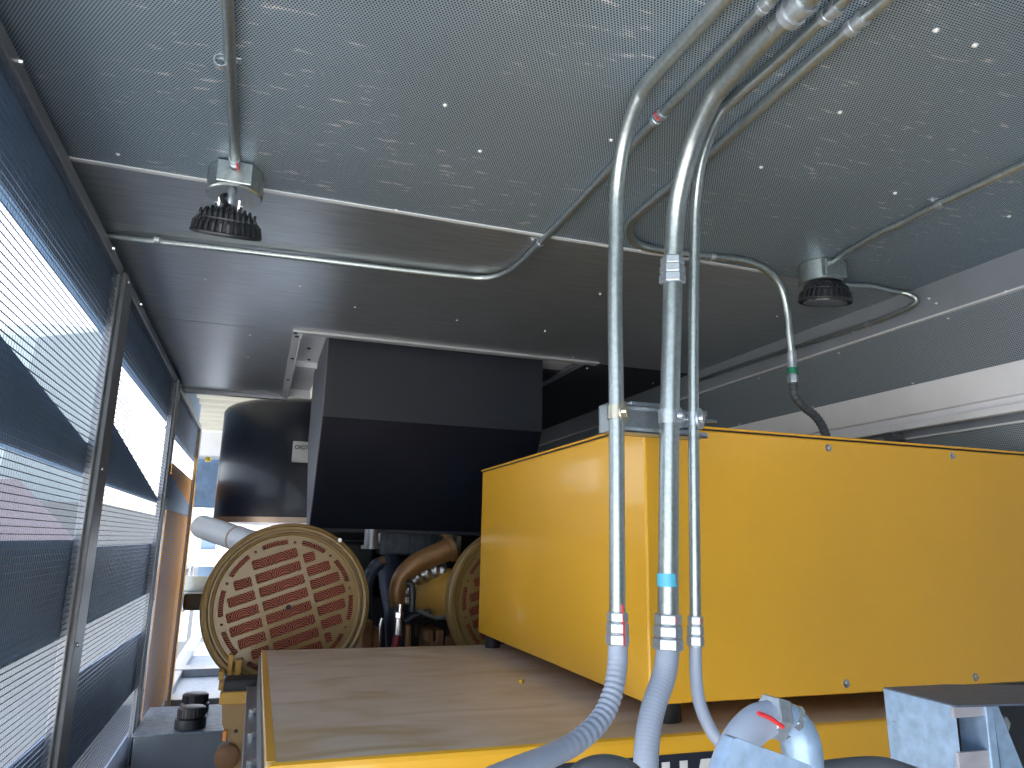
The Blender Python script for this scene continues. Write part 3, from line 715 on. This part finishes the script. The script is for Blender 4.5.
for (x0, y0, x1, y1) in ((424, 629, 432, 641), (434, 629, 442, 652), (443, 635, 455, 655), (428, 640, 440, 660), (372, 628, 378, 660), (362, 620, 370, 660)):
    a, b = PY(x0, y0, 4.2), PY(x1, y1, 4.2); part('cast_block', MB().box((a.x, 4.15, b.z), (b.x, 4.45, a.z), .012), RUST, e1, 'rust-brown cast block')
part('black_valve', MB().box(PY(382, 560, 4.6), PY(398, 566, 4.75), .01), BLACKM, e1)
part('black_pipe', MB().tube([PY(430, 612, 4.1), PY(415, 616, 4.1), PY(405, 622, 4.1)], .02, 10, smooth_path=4), BLACKM, e1)
part('bracket_arm', MB().tube([PY(458, 611, 4.0), PY(440, 618, 4.0), PY(425, 614, 4.0), PY(412, 607, 4.0)], .010, 8, smooth_path=4), FRAME, e1)
# ends of engine at the left, above the side gap
part('cap', MB().lathe(PY(371, 540, 4.3), (0, 0, -1), [(-.06, .04), (.03, .04), (.03, .055), (.05, .055), (.05, .01)], 20), FRAME, e1, 'grey round fitting')
part('steel_bracket', MB().box(PY(441, 534, 4.2), PY(450, 536.5, 4.24)).box(PY(448, 535, 4.2), PY(450.5, 560, 4.24)), STEEL, e1)
part('steel_rod', MB().box(PY(457.5, 536, 4.3), PY(459, 556, 4.34)), STEEL, e1)

# =================================================================== GENERATOR COVER (platform) AND YELLOW BOX
zt = -.477; yf = 1.777
gc = thing('generator_cover', 'wide dusty yellow generator cover below the yellow box', 'generator')
gx0 = .060
part('top_sheet', MB().box((gx0, yf + .01, zt - .02), (2.50, 3.50, zt), .008), DUST, gc, 'top coated in brown dust')
fbm = MB().box((gx0, yf, zt - .70), (2.50, yf + .03, zt - .0005), .014).box((gx0 + .1, yf + .1, -1.6), (2.45, 3.40, zt - .68)).box((gx0, yf + .02, zt - .7), (gx0 + .02, 3.48, zt - .015))
fbm.box((gx0 + .002, yf + .02, zt - .02), (gx0 + .022, 3.495, zt + .0015), .001)
part('body', fbm, YEL, gc)
bn = part('banner', MB().box((.46, yf - .003, zt - .45), (PY(752, 750, yf).x, yf + .002, PY(700, 752, yf).z)), BLACKB, gc, 'black warning band')
LT = PY(674, 761, yf).z
H1 = PY(662, 762, yf - .003)
lw = .025
def glyph(fun): 
    m_ = MB(); fun(m_); g = m_.build('lettering', LETTER, bn); g['label'] = 'white capital letter'; return g
x0 = PY(661, 762, yf).x; x1 = PY(686.5, 760, yf).x; w = x1 - x0; hgt = .125; s = w * .3
glyph(lambda m_: (m_.box((x0, yf - .005, LT - hgt), (x0 + s, yf - .002, LT)), m_.box((x1 - s, yf - .005, LT - hgt), (x1, yf - .002, LT)), m_.box((x0 + s, yf - .005, LT - hgt * .6), (x1 - s, yf - .002, LT - hgt * .4))))
ax = PY(706, 758, yf).x
glyph(lambda m_: (m_.prism([(ax - .018, yf - .005, LT), (ax - .05, yf - .005, LT - hgt), (ax - .026, yf - .005, LT - hgt), (ax, yf - .005, LT - .02)], (0, .003, 0)), m_.prism([(ax - .018, yf - .005, LT), (ax, yf - .005, LT - .02), (ax + .026, yf - .005, LT - hgt), (ax + .05, yf - .005, LT - hgt), (ax + .018, yf - .005, LT)], (0, .003, 0)), m_.box((ax - .03, yf - .005, LT - .08), (ax + .03, yf - .002, LT - .065))))
ex = PY(564, 768, yf).x
glyph(lambda m_: (m_.box((ex, yf - .005, LT - hgt), (ex + s, yf - .002, LT)), m_.box((ex + s, yf - .005, LT - s * .8), (ex + w * .9, yf - .002, LT)), m_.box((ex + s, yf - .005, LT - hgt * .6), (ex + w * .8, yf - .002, LT - hgt * .4))))
# flange with bolts down the left side
part('side_flange', MB().box((gx0 - .045, yf + .1, zt - .16), (gx0 + .002, 3.48, zt - .14), .003).box((gx0 - .006, yf + .05, zt - .7), (gx0 + .001, 3.48, zt - .02)), FRAME, gc, 'grey bolted flange')
for y in (1.78, 2.01, 2.28, 2.59, 2.93):
    part('bolt', MB().hexnut((gx0 - .02, y + .02, zt - .142), (0, 0, 1), .015, .018), STEEL, gc)
tag(MB().hexnut(PZ(521, 683, zt), (0, 0, 1), .011, .012).build('brass_nut', mat('brass', (.75, .5, .1), .3, .8)), 'small loose brass nut lying on the dusty cover', 'nut')

bx0, bx1, by0, by1, bz0, bz1 = 1.029, 2.562, 1.838, 3.46, -.416, .347
tb = thing('terminal_box', 'big glossy yellow box on the generator cover', 'electrical box')
bod = MB().box((bx0, by0, bz0), (bx1, by1, bz1 - .006), .006)
part('body', bod, YEL, tb)
part('lid', MB().box((bx0 - .006, by0 - .006, bz1 - .003), (bx1 + .002, by1 + .006, bz1 + .004), .002), YEL, tb)
part('lid_gasket', MB().box((bx0 - .001, by0 - .001, bz1 - .008), (bx1 + .001, by1, bz1 - .002)), RUBBER, tb)
for px, py in ((828, 448), (952, 456), (846, 683.5), (975, 677), (663, 446)):
    p = PY(px, py, by0)
    part('bolt', MB().lathe((p.x, by0, p.z), (0, -1, 0), [(0, .012), (.002, .012), (.003, .008)], 20).hexnut((p.x, by0 - .002, p.z), (0, -1, 0), .0075, .006).lathe((p.x, by0 - .008, p.z), (0, -1, 0), [(0, .004), (.003, .003), (.003, .0005)], 10), STEEL, tb)
for (x, y, r) in ((bx0 + .055, by1 - .06, .035), (bx0 + .10, by0 + .09, .045), (bx1 - .1, by0 + .09, .045), (bx1 - .1, by1 - .06, .035)):
    part('rubber_mount', MB().lathe((x, y, bz0), (0, 0, -1), [(0, r), (.012, r * .95), (.045, r), (.0605, r), (.0605, .001)], 24), RUBBER, tb)

# =================================================================== FOREGROUND PIECES
ff = thing('liquid_tight_elbow', 'grey hose with metal elbow and red mark at bottom right', 'conduit fitting')
yv = .86
part('hose', MB().tube([PY(722, 800, yv), PY(728, 770, yv), PY(738, 745, yv), PY(756, 724, yv), PY(775, 718, yv)], .023, 24, smooth_path=8), GREYPVC, ff)
part('elbow_body', MB().tube([PY(768, 716, yv), PY(785, 720, yv), PY(797, 733, yv), PY(802, 752, yv), PY(803, 775, yv), PY(803, 800, yv)], .021, 24, smooth_path=8, radii=lambda n: [.022 + .004 * min(1, i / n * 2) for i in range(n)]), HANG, ff)
dcl = (PY(790, 722, yv) - PY(770, 716, yv))
part('gland_nut', MB().hexnut(PY(766, 715, yv), dcl, .029, .024), GALV2, ff)
rm = MB().tube([PY(758, 713, yv - .032), PY(770, 718, yv - .034), PY(783, 727, yv - .032)], .0028, 8, smooth_path=3)
part('red_mark', rm, REDINK, ff)
part('clear_ring', MB().hexnut(PY(785, 718, yv), PY(797, 731, yv) - PY(785, 718, yv), .027, .010), STEEL, ff)

gp = MB()
ya = .74
pg = [PY(734, 739, ya), PY(738, 738.5, ya), PY(812, 766, ya), PY(815, 800, ya), PY(712, 800, ya), PY(722, 768, ya)]
gp.prism(pg, (0, .02, 0))
o = gp.build('edge_guard_plate', HANG); tag(o, 'pale blue-grey flat plate at the bottom edge in front of the metal elbow', 'plate')
hs = hose('grey hose lying flat between the elbow and the steel bracket', [PY(802, 772, .9), PY(840, 766, .9), PY(880, 764, .9), PY(910, 772, .9), PY(940, 785, .9)], .010, 2, amp=0, m=DARKPVC, smooth=8)

# galvanised bracket box, right foreground
gb = thing('steel_bracket', 'blue-grey galvanised bracket box at the bottom right corner', 'bracket')
yA, yB = 1.02, .86
A0 = PZ(884, 689, -.245); B0 = PZ(955, 707, -.245); yA = A0.y; yB = B0.y
zt2 = (A0.z + B0.z) / 2
x_l, x_r = A0.x, B0.x
def Q(x, y, z): return (x, y, z)
lo2 = zt2 - .16
part('side_plate', MB().prism([(A0.x, yA, A0.z), (B0.x, yB, B0.z), (B0.x + .002, yB, B0.z - .16), (A0.x + .004, yA, A0.z - .16)], (.006, .008, 0)), HANG, gb)
xr = B0.x + .36
part('top_plate', MB().prism([PZ(x, y, -.2455) for x, y in ((883.5, 689), (956, 707.5), (1024, 705.5), (1110, 703), (1110, 686), (1024, 686.5), (945, 686))], (0, 0, .003)), mat('grey_worn_plate', (.11, .14, .20), .5, .3, .2, 30), gb)
a = PY(985, 707, yB); 
fx = lambda px: PY(px, 730, yB).x
fz = lambda py: PY(970, py, yB).z
LIP = mat('pale_mauve_plate', (.42, .42, .47), .5, .2, .2, 30)
part('front_lip', MB().box((fx(956), yB, fz(717)), (fx(986), yB + .006, fz(706.5))), LIP, gb)
fp = MB().box((fx(956), yB, fz(790)), (fx(988), yB + .006, fz(752)))
part('front_lip', fp, LIP, gb)
part('upright', MB().box((fx(986), yB - .004, -1.6), (fx(994), yB + .05, fz(706.5)), .002).box((fx(996), yB + .03, fz(800)), (fx(1001), yB + .06, fz(706.5))), HANG, gb)
part('gusset', MB().prism([(fx(1001), yB + .01, fz(708)), (fx(1006), yB + .01, fz(708)), (fx(1030), yB + .01, fz(800)), (fx(1003), yB + .01, fz(800))], (0, .006, 0)), HANG, gb)
part('back_plate', MB().box((A0.x + .03, yA - .01, lo2), (xr, yA, zt2)), BLACKM, gb)
part('bolt', MB().hexnut((fx(1028), yB + .06, fz(735)), (0, -1, 0), .014, .02).hexnut((fx(968), yA - .012, fz(740)), (0, -1, 0), .016, .012), STEEL, gb)

# =================================================================== LOWER LEFT GAP
tk = thing('fuel_tank_box', 'low blue-grey box in the left gap carrying two black caps', 'tank')
a = PZ(165, 735, -1.15); b = PZ(232, 735, -1.15)
part('body', MB().box((-.58, a.y, -1.58), (.02, a.y + .75, -1.15), .008), GREYBOX, tk)
part('top_plate', MB().box((-.59, a.y - .01, -1.152), (.03, a.y + .76, -1.142), .003), BLUEFL, tk, 'blue speckled top plate')
cp = PZ(190, 727, -1.14); c2 = PZ(194, 712, -1.14)
for k, (p, lb) in enumerate(((cp, 'front round black screw cap on the low blue-grey box'), (c2, 'rear round black cap partly hidden behind the front cap'))):
    m_ = MB().lathe((p.x, p.y, -1.142), (0, 0, 1), [(0, .09), (.055, .09), (.06, .082), (.065, .078), (.115, .078), (.12, .070), (.12, .001)], 32)
    for j in range(24):
        a_ = 2 * PI * j / 24; m_.tube([(p.x + .079 * math.cos(a_), p.y + .079 * math.sin(a_), -1.075), (p.x + .079 * math.cos(a_), p.y + .079 * math.sin(a_), -1.03)], .003, 6)
    tag(m_.build('filler_cap', BLACKM), lb, 'cap', 'black caps on the tank box')

ys = thing('engine_mount_bracket', 'ochre yellow mount bracket below the left round filter cover', 'bracket')
yq = 3.52
pp = [PY(222, 697, yq), PY(262, 698, yq), PY(262, 790, yq), PY(224, 790, yq), PY(225, 755, yq), PY(229, 742, yq), PY(222, 724, yq)]
part('plate', MB().prism(pp, (0, .04, 0)), mat('dark_ochre_paint', (.30, .18, .06), .45), ys)
part('top_lip', MB().box(PY(220, 693, yq - .03), PY(262, 697, yq + .1), .004), YELB, ys)
hc = PY(236, 731, yq); part('bolt_hole', MB().lathe(hc + Vector((0, -.001, 0)), (0, -1, 0), [(0, .008), (.001, .008), (.001, .0005)], 12), RUBBER, ys)
part('black_pad', MB().box(PY(224, 680, yq), PY(262, 692, yq + .12), .01), RUBBER, ys)
part('round_boss', MB().lathe(PY(227, 757, yq - .02), (0, -1, 0), [(-.04, .05), (.01, .05), (.014, .044), (.014, .001)], 24), RUST, ys)
part('orange_tag', MB().box(PY(223, 731, yq - .02), PY(226, 740, yq), .001), ORANGEB, ys, 'orange tag')
part('fin_stack', MB().box(PY(219, 672, yq + .2), PY(224, 676, yq + .3)).box(PY(219, 682, yq + .2), PY(224, 686, yq + .3)).box(PY(229, 655, yq + .25), PY(231, 680, yq + .3)).box(PY(236, 660, yq + .25), PY(239, 690, yq + .3)), YELB, ys)

xb_ = thing('cross_beam', 'silver drilled cross beam in the bright gap left of the round filter cover', 'beam')
a, b = PY(180, 576, 8.8), PY(240, 591, 8.8)
part('beam_web', MB().box((-.85, 8.8, b.z), (.6, 8.85, a.z), .005).box((-.85, 8.7, b.z - .02), (.6, 8.85, b.z), .004), GALV, xb_)
part('black_damper', MB().box(PY(184, 593, 8.4), PY(210, 608, 8.7), .03), BLACKM, xb_)
duct = MB().box((-.85, 9.2, .93), (.6, 9.6, 1.22), .01).box((-.3, 8.9, .80), (.6, 9.2, .90), .01)
tag(duct.build('white_duct', WHITEP), 'white duct seen under the corrugated roof sheet, left of the black drum', 'duct')
gr = MB()
for y in (9.3, 9.9, 10.6, 11.3): gr.box((-.84, y, -.95), (-.80, y + .05, -.35))
for z in (-.9, -.65, -.4): gr.box((-.84, 9.2, z), (-.80, 11.6, z + .05))
tag(gr.build('side_railing', FRAME), 'small grey railing in the bright gap, below the cross beam', 'railing')
yb_ = PY(208, 460, 7.75)
tag(MB().lathe(yb_, (0, 0, 1), [(-.02, .001), (-.015, .025), (.015, .03), (.03, .02), (.03, .001)], 16).build('yellow_knob', mat('bright_yellow', (.8, .7, .02), .4)), 'tiny bright yellow knob at the end of the mesh panels', 'knob')
tag(MB().box((-.80, 9.7, .35), (.3, 9.8, .95), .02).build('blue_panel', mat('blue_panel_paint', (.12, .20, .32), .5, 0, .3, 8)), 'blue-grey sheet hanging in the gap left of the black drum', 'panel')

# =================================================================== OUTSIDE
gnd = struct(MB().box((-60, -60, -2.25), (60, 60, -2.2)).build('floor_outside', CONC))
struct(MB().box((-30, 4, -2.2), (-1.0, 60, -2.19)).build('floor_asphalt', mat('grey_asphalt', (.04, .05, .062), .9, 0, .1, 1)))
GZ = -2.2
def building(label, xw, pix, col, nm):
    t = thing('outside_building', label, 'building')
    top = [PX(px, py, xw) for px, py in pix]
    poly = [Vector((xw, top[0].y, GZ))] + top + [Vector((xw, top[-1].y, GZ))]
    part('wall', MB().prism(poly, (-3, 0, 0)), mat(nm, col, .9, 0, .08, 1), t)
    return t
building('low mauve-grey building with a sloping roof end, seen through the nearest mesh panel', -4.0, [(-60, 478), (19, 479), (100, 566)], (.085, .075, .10), 'mauve_facade')
building('taller teal-grey building behind, seen through the nearest mesh panel', -8.5, [(-10, 500), (38, 337), (111, 330)], (.12, .16, .19), 'teal_facade')
building('long grey building seen through the middle mesh panel', -4.3, [(102, 503), (168, 518)], (.07, .08, .09), 'grey_facade')

# =================================================================== LIGHT
w = bpy.data.worlds.new('World'); bpy.context.scene.world = w; w.use_nodes = True
nt = w.node_tree; bg = nt.nodes['Background']
sk = nt.nodes.new('ShaderNodeTexSky'); sk.sky_type = 'NISHITA'; sk.sun_disc = False
sk.sun_elevation = math.radians(50); sk.sun_rotation = math.radians(0); sk.air_density = 1.0; sk.dust_density = 3.0; sk.ozone_density = 1.5
mx = nt.nodes.new('ShaderNodeMix'); mx.data_type = 'RGBA'; mx.inputs['Factor'].default_value = .6
nt.links.new(sk.outputs['Color'], mx.inputs['A']); mx.inputs['B'].default_value = (2.6, 2.75, 3.0, 1)
nt.links.new(mx.outputs['Result'], bg.inputs['Color']); bg.inputs['Strength'].default_value = .28
sd = bpy.data.lights.new('sun', 'SUN'); sd.energy = 8.5; sd.angle = math.radians(.6); sd.color = (1, .95, .86)
so = bpy.data.objects.new('sun', sd); C.objects.link(so)
d = Vector((-.3, .5, -1.0)).normalized(); so.rotation_euler = d.to_track_quat('-Z', 'Y').to_euler()

# =================================================================== FINALISE: origins at the base of each thing, floor at z = 0
def mesh_pts(o, off=Vector()):
    """all points of o and descendants, absolute in build coordinates"""
    out = []
    base = off + (Vector(o.location) if o.name in FIXED else Vector())
    if o.type == 'MESH':
        sc_ = Vector(o.scale); out += [base + Vector((v.co.x * sc_.x, v.co.y * sc_.y, v.co.z * sc_.z)) for v in o.data.vertices]
    for c in o.children: out += mesh_pts(c, Vector())
    return out
def base_of(pts):
    lo = Vector([min(p[i] for p in pts) for i in range(3)]); hi = Vector([max(p[i] for p in pts) for i in range(3)])
    return Vector(((lo.x + hi.x) / 2, (lo.y + hi.y) / 2, lo.z))
def settle(o, parentW):
    if o.name in FIXED: W = Vector(o.location)
    elif o.type == 'MESH':
        W = base_of([v.co for v in o.data.vertices]); o.data.transform(Matrix.Translation(-W))
    else: W = base_of(mesh_pts(o))
    for c in list(o.children): settle(c, W)
    o.location = W - parentW
# the filter paper pattern and plates keep object-space coordinates of their own
for o in [o for o in bpy.context.scene.objects if o.parent is None and o.type in ('MESH', 'EMPTY')]:
    settle(o, Vector((0, 0, -Z0)))

cam = bpy.data.cameras.new('camera'); co = bpy.data.objects.new('camera', cam); C.objects.link(co)
cam.sensor_width = 36; cam.lens = FPX / 1024 * 36; cam.clip_start = .02; cam.clip_end = 300
m = Matrix(RW).to_4x4(); m.translation = (0, 0, Z0); co.matrix_world = m
sc = bpy.context.scene; sc.camera = co
sc.view_settings.view_transform = 'Standard'; sc.view_settings.look = 'None'; sc.view_settings.gamma = 1
sc.view_settings.use_curve_mapping = False; sc.view_settings.exposure = 1.3
sc.cycles.use_denoising = True; sc.cycles.max_bounces = 10; sc.cycles.diffuse_bounces = 6; sc.cycles.glossy_bounces = 5
sc.cycles.sample_clamp_indirect = 8
